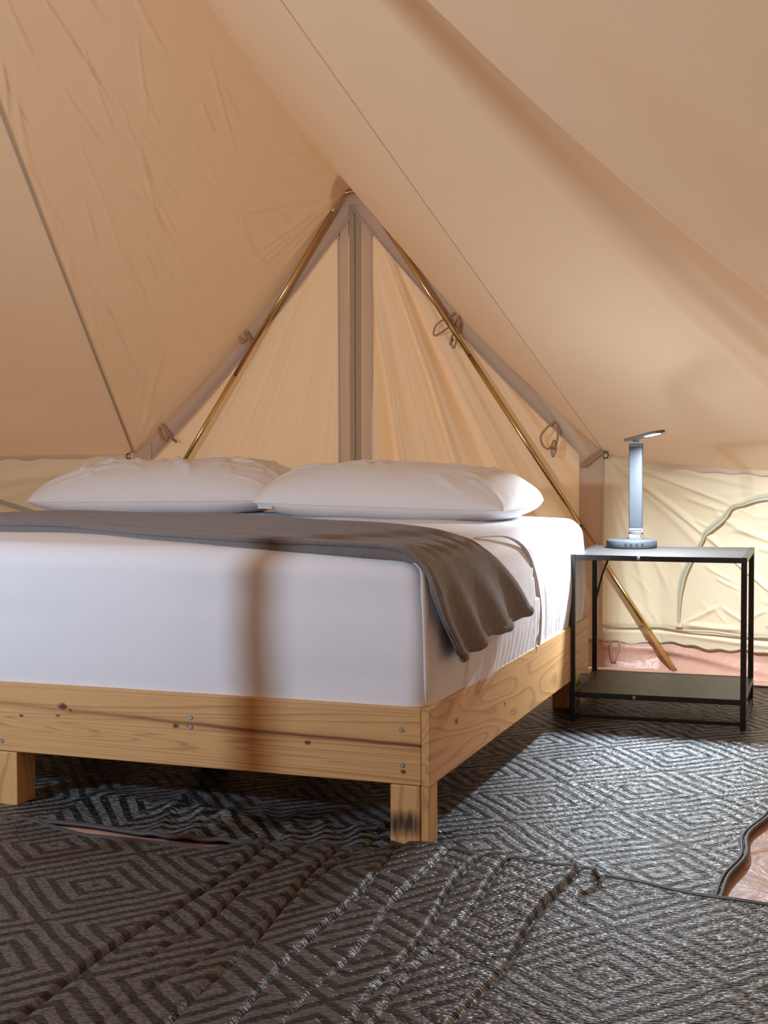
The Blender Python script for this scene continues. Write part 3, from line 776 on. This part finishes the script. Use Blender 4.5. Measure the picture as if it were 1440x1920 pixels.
mattress = mesh_obj('mattress', V, F, m_sheet); merge(mattress, 2e-4)
tag(mattress, 'thick mattress in a white fitted sheet on the pine bed frame', 'mattress')
# tuck of the sheet at the near right corner and the pleat on the side
tk = smooth_path([(-.055, .010, .700), (-.030, .004, .690), (-.016, .002, .664), (-.010, -.002, .60), (-.0085, -.003, .50), (-.006, -.003, .41), (-.010, .001, .350)], 8)
tube('sheet_tuck', tk, .0075, m_sheet, mattress, 8, 1.0, .35, up=(1, -1, 0), rf=lambda s: .35 + .9 * math.sin(s * math.pi) + .2 * math.sin(s * 17))
pt = smooth_path([(-.06, .60, .716), (-.02, .78, .708), (.0, .93, .662), (.006, 1.03, .58), (.007, 1.09, .49), (.006, 1.108, .42), (.002, 1.10, .345)], 8)
tube('sheet_pleat', pt, .006, m_sheet, mattress, 8, .3, 1.1, up=(1, 0, .2))

# ------------------------------------------------------------------ pillows
def pillow(name, cx, cy, cz, w, d, h, rz, tilt, roll, label, seed, seamv):
    root = tag(empty(name, (cx, cy, cz), 0), label, 'pillow', 'white pillows at the head of the bed')
    root.rotation_euler = (tilt, roll, rz)
    n1, n2 = 120, 90
    V = []; F = []; base = 0
    rs = random.Random(seed); its = []
    for k in range(34):
        sx = rs.choice((-1, 1)); x0 = sx * rs.uniform(.55, .97); y0 = rs.uniform(-.9, .9)
        ln = rs.uniform(.12, .45); an = math.atan2(-y0 * .5 + rs.gauss(0, .25), -sx)
        its.append((x0 * w / 2, y0 * d / 2, x0 * w / 2 + ln * math.cos(an) * .5, y0 * d / 2 + ln * math.sin(an) * .5, rs.uniform(.006, .012), rs.uniform(.002, .0055) * (2.0 if seed == 23 else 1.3)))
    for k in range(26 if seed == 23 else 14):
        x0 = rs.uniform(-.6, .7); y0 = rs.uniform(-.85, -.2); ln = rs.uniform(.15, .5); an = R_(rs.uniform(95, 140))
        its.append((x0 * w / 2, y0 * d / 2, x0 * w / 2 + ln * math.cos(an) * .5, y0 * d / 2 + ln * math.sin(an) * .5, .010, rs.uniform(.002, .004) * (2.2 if seed == 23 else 1.2)))
    rim = []
    for s in (1, -1):
        a = np.linspace(-1, 1, n1); b_ = np.linspace(-1, 1, n2)
        a = np.sin(a * np.pi / 2); b_ = np.sin(b_ * np.pi / 2)
        A, B = np.meshgrid(a, b_, indexing='ij')
        prof = np.clip(1 - np.abs(A) ** 3.2, 0, 1) ** .50 * np.clip(1 - np.abs(B) ** 2.6, 0, 1) ** .50
        X = A * w / 2 * (1 - .055 * (1 - np.abs(A) ** 2 * 0) * (1 - B ** 2) * np.abs(A) ** 3 * -1 - .04 * B ** 2 * np.abs(A))
        Y = B * d / 2 * (1 - .10 * np.abs(A) ** 4)
        th = h / 2 * prof
        cr = creases(X, Y, its) * np.minimum(1, prof * 3)
        Z = s * th + (cr if s > 0 else cr * .6) * s
        Z = np.where(s < 0, Z * .56, Z)
        lim = -.066
        Z = np.maximum(Z, lim)
        Z = Z + .004 * vnoise(X * 9, Y * 9, seed) * prof
        V.append(np.stack([X.ravel(), Y.ravel(), Z.ravel()], 1))
        for i in range(n1 - 1):
            for j in range(n2 - 1):
                q = (base + i * n2 + j, base + (i + 1) * n2 + j, base + (i + 1) * n2 + j + 1, base + i * n2 + j + 1)
                F.append(q if s > 0 else q[::-1])
        if s > 0: rim = [(X[i, 0], Y[i, 0], 0) for i in range(n1)] + [(X[-1, j], Y[-1, j], 0) for j in range(1, n2)] + [(X[i, -1], Y[i, -1], 0) for i in range(n1 - 2, -1, -1)] + [(X[0, j], Y[0, j], 0) for j in range(n2 - 2, 0, -1)]
        base += n1 * n2
    body = mesh_obj('pillowcase', np.concatenate(V), F, m_pillow, root); merge(body, 3e-4)
    tube('seam', [(x * 1.001, y * 1.002, z) for x, y, z in rim], .0022, m_seamw, root, 6, closed=True, up=(0, 0, 1))
    return root
p1 = pillow('pillow', -.595, 1.48, .786, .95, .55, .265, -.02, R_(3), R_(1.2), 'plump white pillow on the right half of the bed, bright at its lamp-side end', 11, 0)
p2 = pillow('pillow', -1.585, 1.64, .792, 1.05, .55, .275, .03, R_(3.5), R_(-.8), 'creased white pillow on the left half of the bed', 23, 0)
tg = box('care_label', (-.43, -.262, -.020), (-.375, -.259, -.004), m_ptag, p1, .0008); tg['label'] = 'small pale blue fabric label'

# ------------------------------------------------------------------ grey fleece blanket across the foot of the bed
def lerp_curve(P, n):
    P = np.array(P, float); s = np.r_[0, np.cumsum(np.linalg.norm(np.diff(P, axis=0), axis=1))]
    s /= s[-1]; q = np.array([tuple(v) for v in smooth_path([tuple(p) for p in P], 10)])
    s = np.r_[0, np.cumsum(np.linalg.norm(np.diff(q, axis=0), axis=1))]; s /= s[-1]; u = np.linspace(0, 1, n)
    return np.stack([np.interp(u, s, q[:, k]) for k in range(3)], 1)
# stations across the bed: (front point, back point)
ST = [((-2.16, .36, .42), (-2.16, .98, .42)), ((-2.13, .36, .68), (-2.13, 1.0, .68)), ((-2.06, .35, .722), (-2.06, 1.02, .722)), ((-1.75, .31, .736), (-1.75, 1.0, .742)),
      ((-1.40, .27, .738), (-1.40, .94, .748)), ((-1.13, .25, .738), (-1.13, .88, .748)), ((-.74, .11, .730), (-.74, .74, .748)), ((-.44, .045, .722), (-.44, .64, .742)),
      ((-.20, .018, .718), (-.20, .58, .734)), ((-.075, .004, .710), (-.09, .52, .724)), ((-.012, -.012, .680), (-.018, .44, .712)), ((.010, -.022, .625), (.010, .53, .66)),
      ((.018, .000, .555), (.018, .650, .595)), ((.022, .040, .500), (.022, .725, .540)), ((.024, .075, .455), (.024, .785, .487))]
NU, NVb = 300, 110
# uniform stations by arc of the mean line
fr = np.array([a for a, b_ in ST]); bk = np.array([b_ for a, b_ in ST])
def resample(P, n, s=None):
    q = np.array([tuple(v) for v in smooth_path([tuple(p) for p in P], 12)]); return q
qf, qb = resample(fr, 0), resample(bk, 0)
mean = (qf + qb) / 2; s_ = np.r_[0, np.cumsum(np.linalg.norm(np.diff(mean, axis=0), axis=1))]; u_ = np.linspace(0, s_[-1], NU)
fr = np.stack([np.interp(u_, s_, qf[:, k]) for k in range(3)], 1); bk = np.stack([np.interp(u_, s_, qb[:, k]) for k in range(3)], 1)
T = np.linspace(0, 1, NVb)
Pm = fr[:, None, :] * (1 - T)[None, :, None] + bk[:, None, :] * T[None, :, None]
drop = np.clip((.69 - Pm[..., 2]) / .22, 0, 1) * (Pm[..., 0] > -1)   # how far down the right side
topm = 1 - np.clip((.71 - Pm[..., 2]) / .03, 0, 1)
Tg = np.broadcast_to(T[None, :], drop.shape)
fold = np.sin(Tg * 21 + .6 + 1.0 * np.sin(Tg * 5) + drop * .5) * .5 + .5
Pm[..., 0] += drop * (.002 + .032 * fold ** 1.4) + .0
Pm[..., 2] -= drop * .004 * np.sin(Tg * 11)
along = u_[:, None]
Pm[..., 2] += topm * (.006 * np.sin(Tg * 34 + along * 1.4) * np.clip(Tg * 3, 0, 1) + .0045 * vnoise(along * 3 + Tg * 0, Tg * 9, 5))
Pm[..., 2] += topm * .012 * np.exp(-((Tg - .06) / .09) ** 2)
# small lifted wrinkle near the back edge
Pm[..., 2] += topm * .010 * np.exp(-((Tg - .86 - .02 * np.sin(along * 9)) / .05) ** 2) * np.exp(-((along - 2.0) / .35) ** 2)
# edge thickness: the near edge is folded under (three plies)
surf_b = surf('grey_blanket', Pm[..., 0], Pm[..., 1], Pm[..., 2], m_fleece, None, flip=True)
md = surf_b.modifiers.new('thickness', 'SOLIDIFY'); md.thickness = .010; md.offset = -1
tag(surf_b, 'grey fleece blanket laid across the bed and hanging down its right side', 'blanket')
surf_b.name = 'blanket'
# rolled near edge (the fold) and the stitched hems, as parts
def edge_pts(idx_u, idx_v, dz=0, dx=0): return [tuple(Pm[i, j] + np.array((dx, 0, dz))) for i in idx_u for j in idx_v]
fp = []
for i in range(0, NU, 2):
    p = Pm[i, 0]; k = float(topm[i, 0]); fp.append((p[0] + (1 - k) * .002, p[1] + .012, p[2] - .010 * k))
tube('folded_edge', fp, .024, m_fleece, surf_b, 12, .5, 1.0, up=(0, 0, 1), rf=lambda s: .55 + .35 * (1 - s) + .10 * math.sin(s * 40) if s < .9 else .55)
hem = [tuple(Pm[-1, j] + np.array((.003, 0, .004))) for j in range(0, NVb, 1)]
tube('hem', hem, .0135, m_fleece, surf_b, 8, .8, 1.0, rf=lambda s: 1 + .12 * math.sin(s * 60))
bh = [tuple(Pm[i, -1] + np.array((0.0, -.004, .0))) for i in range(int(NU * .80), NU, 2)]
tube('hem', bh, .008, m_fleece, surf_b, 8)

# ------------------------------------------------------------------ side table
TB = tag(empty('side_table', (-.0043, 1.594, 0), .037), 'black metal side table with two shelves beside the bed, lamp on top', 'side table')
TW, TD, TH_ = .600, .505, .597; ps = .0195
for ix in (0, 1):
    for iy in (0, 1):
        x = ix * (TW - ps); y = iy * (TD - ps)
        box('post', (x, y, 0.005), (x + ps, y + ps, TH_), m_black, TB, .0015)
        box('foot_cap', (x - .001, y - .001, 0.0), (x + ps + .001, y + ps + .001, .012), m_black, TB, .001)
def rails(z, h, nm='rail', back=True):
    box(nm, (ps, 0.001, z), (TW - ps, .014, z + h), m_black, TB, .001)
    if back: box(nm, (ps, TD - .014, z), (TW - ps, TD - .001, z + h), m_black, TB, .001)
    for x0 in (.001, TW - .014): box(nm, (x0, ps, z), (x0 + .013, TD - ps, z + h), m_black, TB, .001)
rails(TH_ - .020, .019); rails(.095, .019); rails(.024, .012)
o = box('top_panel', (.0145, .0145, TH_ - .010), (TW - .0145, TD - .0145, TH_ - .0015), m_board, TB, .0008); o['label'] = 'black laminate table top, dusty and scratched'
o = box('lower_shelf', (.0145, .0145, .104), (TW - .0145, TD - .0145, .113), m_board, TB, .0008)
for x, z in ((.238, TH_ - .010), (.225, .1045)):
    bm = bmesh.new(); bmesh.ops.create_cone(bm, cap_ends=True, segments=20, radius1=.0068, radius2=.0055, depth=.004)
    bmesh.ops.transform(bm, matrix=Matrix.Translation((x, -.001, z)) @ Matrix.Rotation(math.pi / 2, 4, 'X'), verts=bm.verts)
    bt = bm_obj('bolt', bm, m_bolt, TB)
tube('brace_rod', smooth_path([(.075, TD - .010, TH_ - .02), (.040, TD - .010, .49), (.018, TD - .010, .40), (.012, TD - .010, .355)], 5), .0042, m_black, TB, 8)

# ------------------------------------------------------------------ desk lamp
LX, LY, LZ = .142, 2.000, TH_ - .0012
lamp = tag(empty('desk_lamp', (LX, LY, LZ)), 'grey folding led desk lamp switched on, standing on the black table', 'desk lamp')
b_ = lathe('base', [(0, .0), (.089, .0), (.0925, .002), (.0935, .006), (.0935, .024), (.0915, .0285), (.086, .0305), (0, .0315)], m_lampg, lamp, 64); shade_auto(b_, 35)
for k, x in enumerate((-.006, .014, .034, .053)):
    # ports sit in the rim that faces the room
    a = math.atan2(x - .0, math.sqrt(.0935 ** 2 - x * x)); yaw = -a + 0.0
    M = Matrix.Rotation(a, 4, 'Z') @ Matrix.Translation((0, -.0935, .0155))
    box('usb_port', (-.0042, -.0006, -.0065), (.0042, .003, .0065), m_port, lamp, .0008, M)
bt = lathe('power_button', [(0, 0), (.009, 0), (.009, .0025), (.007, .0035), (0, .0035)], m_chrome, lamp, 24, (0.02, -.072, .0308)); shade_auto(bt)
CX, CY = .010, .03                                                # column foot on the base
hb = box('hinge_block', (CX - .024, CY - .013, .030), (CX + .024, CY + .013, .052), m_chrome, lamp, .005, None, 3)
tube('hinge_pin', [(CX - .0265, CY, .058), (CX + .0265, CY, .058)], .0095, m_lampd, lamp, 16)
box('hinge_cap', (CX - .0245, CY - .0115, .062), (CX + .0245, CY + .0115, .072), m_chrome, lamp, .003)
colm = box('column', (CX - .0255, CY - .010, .070), (CX + .0255, CY + .010, .385), m_lampg, lamp, .006, None, 4); shade_auto(colm, 60)
box('column_cap', (CX - .0262, CY - .0105, .376), (CX + .0262, CY + .0105, .388), m_lampd, lamp, .002)
box('top_hinge', (CX - .014, CY - .009, .386), (CX + .018, CY + .009, .400), m_chrome, lamp, .004)
# head: flat rounded bar leaning out over the near side of the table
def stadium(name, L, W, T_, mat, parent, M, bev=.002):
    bm = bmesh.new(); n = 16; ring = []
    for k in range(n + 1): a = -math.pi / 2 + math.pi * k / n; ring.append((L / 2 - W / 2 + W / 2 * math.cos(a), W / 2 * math.sin(a)))
    for k in range(n + 1): a = math.pi / 2 + math.pi * k / n; ring.append((-L / 2 + W / 2 + W / 2 * math.cos(a), W / 2 * math.sin(a)))
    vb = [bm.verts.new((x, y, -T_ / 2)) for x, y in ring]; f = bm.faces.new(vb[::-1])
    ex = bmesh.ops.extrude_face_region(bm, geom=[f]); bmesh.ops.translate(bm, vec=(0, 0, T_), verts=[v for v in ex['geom'] if isinstance(v, bmesh.types.BMVert)])
    bmesh.ops.recalc_face_normals(bm, faces=bm.faces)
    if bev: bmesh.ops.bevel(bm, geom=[e for e in bm.edges if abs(e.verts[0].co.z - e.verts[1].co.z) < 1e-6], offset=bev, segments=3, affect='EDGES', profile=.5)
    bmesh.ops.transform(bm, matrix=M, verts=bm.verts)
    return shade_auto(bm_obj(name, bm, mat, parent), 40)
A = Vector((CX - .028, CY + .012, .402)); B = Vector((CX + .135, CY - .32, .428))
dx = (B - A).normalized(); side = dx.cross(Vector((0, 0, 1))).normalized(); upv = side.cross(dx).normalized()
tl = R_(-7); side2 = side * math.cos(tl) + upv * math.sin(tl); up2 = side2.cross(dx).normalized()
MH = Matrix(((dx.x, -side2.x, up2.x, (A.x + B.x) / 2), (dx.y, -side2.y, up2.y, (A.y + B.y) / 2), (dx.z, -side2.z, up2.z, (A.z + B.z) / 2), (0, 0, 0, 1)))
head = stadium('lamp_head', (B - A).length, .056, .010, m_lampd, lamp, MH)
stadium('light_panel', .105, .034, .0016, m_led, head, MH @ Matrix.Translation(((B - A).length * .27, 0, -.0055)), 0)

ll = bpy.data.lights.new('led_light', 'AREA'); ll.shape = 'RECTANGLE'; ll.size = .105; ll.size_y = .034
ll.energy = 50; ll.color = (0.78, 0.90, 1.0); ll.spread = R_(168)
llo = bpy.data.objects.new('led_light', ll); COL.objects.link(llo); llo.parent = lamp
llo.matrix_local = MH @ Matrix.Translation(((B - A).length * .27, 0, -.0075))

# ------------------------------------------------------------------ A-frame pole
ap = tag(empty('tent_pole', (-1.315, 2.86, 0)), 'bent brass-coloured A-frame pole standing against the canvas end wall', 'tent pole')
def P_(x, z, y=2.862): return (x + 1.315, y - 2.86, z)
Lt, Rt = (-1.405, 2.075), (-1.205, 2.085)
def on(a, b_, t): return (a[0] + (b_[0] - a[0]) * t, a[1] + (b_[1] - a[1]) * t)
LF, RF = (-2.815, .004), (.183, .004)
tube('pole_elbow', smooth_path([P_(*Lt), P_(-1.385, 2.105), P_(-1.362, 2.140), P_(-1.330, 2.158), P_(-1.285, 2.158), P_(-1.255, 2.142), P_(-1.225, 2.112), P_(*Rt)], 6), .0112, m_brass, ap, 14)
for s, t0, F0 in ((-1, Lt, LF), (1, Rt, RF)):
    tj = .36 if s < 0 else .335
    j = on(t0, F0, tj); j2 = on(t0, F0, .70 if s > 0 else .72)
    for a, b2 in ((t0, on(t0, F0, tj - .002)), (on(t0, F0, tj + .002), on(t0, F0, .70)), (on(t0, F0, .704), F0)):
        tube('pole_section', [P_(*a), P_(*on(a, b2, .5)), P_(*b2)], .0112, m_brass, ap, 16)
    for q in (tj, .702):
        a = on(t0, F0, q - .0035); b2 = on(t0, F0, q + .0035)
        tube('pole_joint', [P_(*a), P_(*b2)], .0098, m_hook, ap, 14)

# centre pole of the tent (its shadow falls across the mattress)
cp = tag(empty('centre_pole', (PK[0], PK[1], 0)), 'galvanised steel centre pole under the peak of the tent roof', 'tent pole')
tube('pole_section', [(0, 0, 0.005), (0, 0, 1.85)], .021, m_steel, cp, 20)
tube('pole_section', [(0, 0, 1.85), (0, 0, 3.66)], .019, m_steel, cp, 20)
lathe('foot_plate', [(0, 0.0), (.05, 0.0), (.05, .006), (.026, .012), (.022, .03)], m_steel, cp, 24)

# ------------------------------------------------------------------ rugs
def rug_mesh(name, mat, label, PX, PY, PZ, UV, bind_sides):
    nu, nv = PX.shape
    o = surf(name, PX, PY, PZ, mat, None, uvs=UV.reshape(-1, 2))
    m = o.modifiers.new('thickness', 'SOLIDIFY'); m.thickness = .0035; m.offset = -1
    tag(o, label, 'rug')
    for sd in bind_sides:
        idx = {'front': [(i, 0) for i in range(0, nu, 2)], 'back': [(i, nv - 1) for i in range(0, nu, 2)],
               'right': [(nu - 1, j) for j in range(0, nv, 2)], 'left': [(0, j) for j in range(0, nv, 2)]}[sd]
        for q, rr in ((0, .0052), (.0115, .0042)):
            pts = []
            for (i, j) in idx:
                off = {'front': (0, q), 'back': (0, -q), 'right': (-q, 0), 'left': (q, 0)}[sd]
                pts.append((PX[i, j] + off[0], PY[i, j] + off[1], PZ[i, j] + .0012))
            tube('edge_binding', pts, rr, m_bind, o, 7)
    return o
# back rug, under bed and table
nu, nv = 440, 380
U, W = np.meshgrid(np.linspace(-3.0, 0, nu), np.linspace(0, 2.74, nv), indexing='ij')
an = R_(-4.7); eu = (math.cos(an), math.sin(an)); ev = (-math.sin(an), math.cos(an))
C0 = (.685, -.245)
wobx = .010 * np.sin(W * 7.5) + .008 * np.sin(W * 17 + 1)
fx = np.clip(1 - W / .9, 0, 1) ** 1.3
shift = (-.082 * np.abs(U) + .115 * np.clip(-U / .8, 0, 1) + .012 * np.sin(U * 6.3) + .006 * np.sin(U * 15)) * fx
PX = C0[0] + U * eu[0] + W * ev[0] + wobx * np.clip(1 + U / .5, 0, 1)
PY = C0[1] + U * eu[1] + W * ev[1] + shift
cr = [(-.30, -.02, -.30, 2.0, .009, .0045)]
cr = [(-.42, .25, -.42, 2.7, .006, .004)]
for k in range(9): cr.append((-.62 - .09 * k, -.05, -.75 - .10 * k, .22 + .03 * k, .022, .010))
cr += [(-1.1, .15, -1.9, .28, .05, .02), (-.8, .12, -1.0, .5, .05, .012)]
PZ = .006 + creases(U, W, cr) + .004 * (vnoise(U * 3, W * 3, 3) + 1) * np.clip(W * 4, .3, 1)
PZ = PZ * np.where((np.abs(PX + .06) < .09) & (np.abs(PY - .02) < .1), .6, 1)
rug_mesh('rug', m_rugb, 'blue-grey woven rug with nested diamonds under the bed and side table', PX, PY, PZ, np.stack([U + 3, W], -1), ('front', 'right', 'back'))
# front rug, rumpled, its far edge against the bed leg
FE = [(-2.6, -.10), (-1.6, -.14), (-1.12, -.165), (-.99, -.175), (-.82, -.240), (-.62, -.250), (-.475, -.235), (-.386, -.165), (-.330, -.145), (-.28, -.165), (-.214, -.115), (-.16, -.14), (-.107, -.165),
      (-.056, -.045), (.0, -.035), (.060, -.045), (.141, -.095), (.175, -.075), (.223, -.080), (.333, -.125), (.395, -.115), (.450, -.140), (.53, -.152), (.628, -.192), (.685, -.207), (.805, -.218), (1.4, -.26), (1.9, -.3)]
fxp = np.array([p[0] for p in FE]); fyp = np.array([p[1] for p in FE])
nu, nv = 900, 260
xs = np.linspace(-2.55, 1.75, nu); ws = np.linspace(0, 1, nv) ** 1.15 * 2.1
PXo, W = np.meshgrid(xs, ws, indexing='ij')
edge = np.interp(PXo, fxp, fyp)
PY = -W * 1.0 + edge * np.exp(-W / .35) + (-.15) * (1 - np.exp(-W / .35))
PZ = .015 + .004 * (vnoise(PXo * 4, PY * 4, 9) + 1)
def wrinkle(x0, x1, y1, h, wl, wr_, z0=.0, sharp=True, bend=0.0):
    """fold running from the far edge (x0) to (x1, y1)"""
    global PZ
    s = np.clip((PY + .1) / (y1 + .1), 0, 1.6)
    xc = x0 + (x1 - x0) * s + bend * np.sin(s * 3.0) + .008 * np.sin(s * 9 + x0 * 20)
    d = PXo - xc
    prof = np.where(d < 0, np.exp(-np.abs(d / (wl * 2.0)) ** 1.4), np.exp(-(d / (wr_ * .75)) ** 2))
    fade = np.clip(1.25 - s, 0, 1) ** .6
    h0 = h
    h = h * .30 * (1 + .30 * np.sin(s * 8.3 + x0 * 31)) 
    PZ = PZ + h * prof * fade
    if sharp: PZ = PZ - min(.012, .003 + h0 * .55) * np.exp(-((d - wr_ * 1.4) / .0065) ** 2) * np.clip(1.3 - s, 0, 1) ** .4 * (s > -.05)
wrinkle(-.372, -.345, -1.25, .020, .030, .008)
wrinkle(-.300, -.270, -.75, .018, .022, .009)
wrinkle(-.205, -.085, -1.15, .018, .026, .008)
wrinkle(-.060, .010, -1.2, .014, .022, .008)
wrinkle(.138, .195, -1.0, .017, .026, .007)
wrinkle(.215, .225, -1.05, .012, .020, .008)
wrinkle(.372, .360, -.95, .026, .045, .006)
wrinkle(.425, .420, -.30, .016, .022, .014)
wrinkle(.045, .085, -.90, .008, .020, .008)
wrinkle(-.14, -.20, -1.3, .006, .020, .008)
wrinkle(-.62, -.60, -.5, .008, .08, .05, sharp=False)
wrinkle(-1.02, -1.0, -.3, .018, .05, .03, sharp=False)
wrinkle(.75, .55, -1.2, .012, .12, .09, sharp=False)
wrinkle(1.1, 1.0, -1.2, .012, .1, .09, sharp=False)
# keep the far edge lying on the back rug
rug_mesh('rug', m_rugf, 'brown-grey woven rug rumpled into long folds in front of the bed', PXo, PY, PZ, np.stack([PXo + 3 + .10 * PY, PY + 3 - .08 * PXo], -1), ('front',))
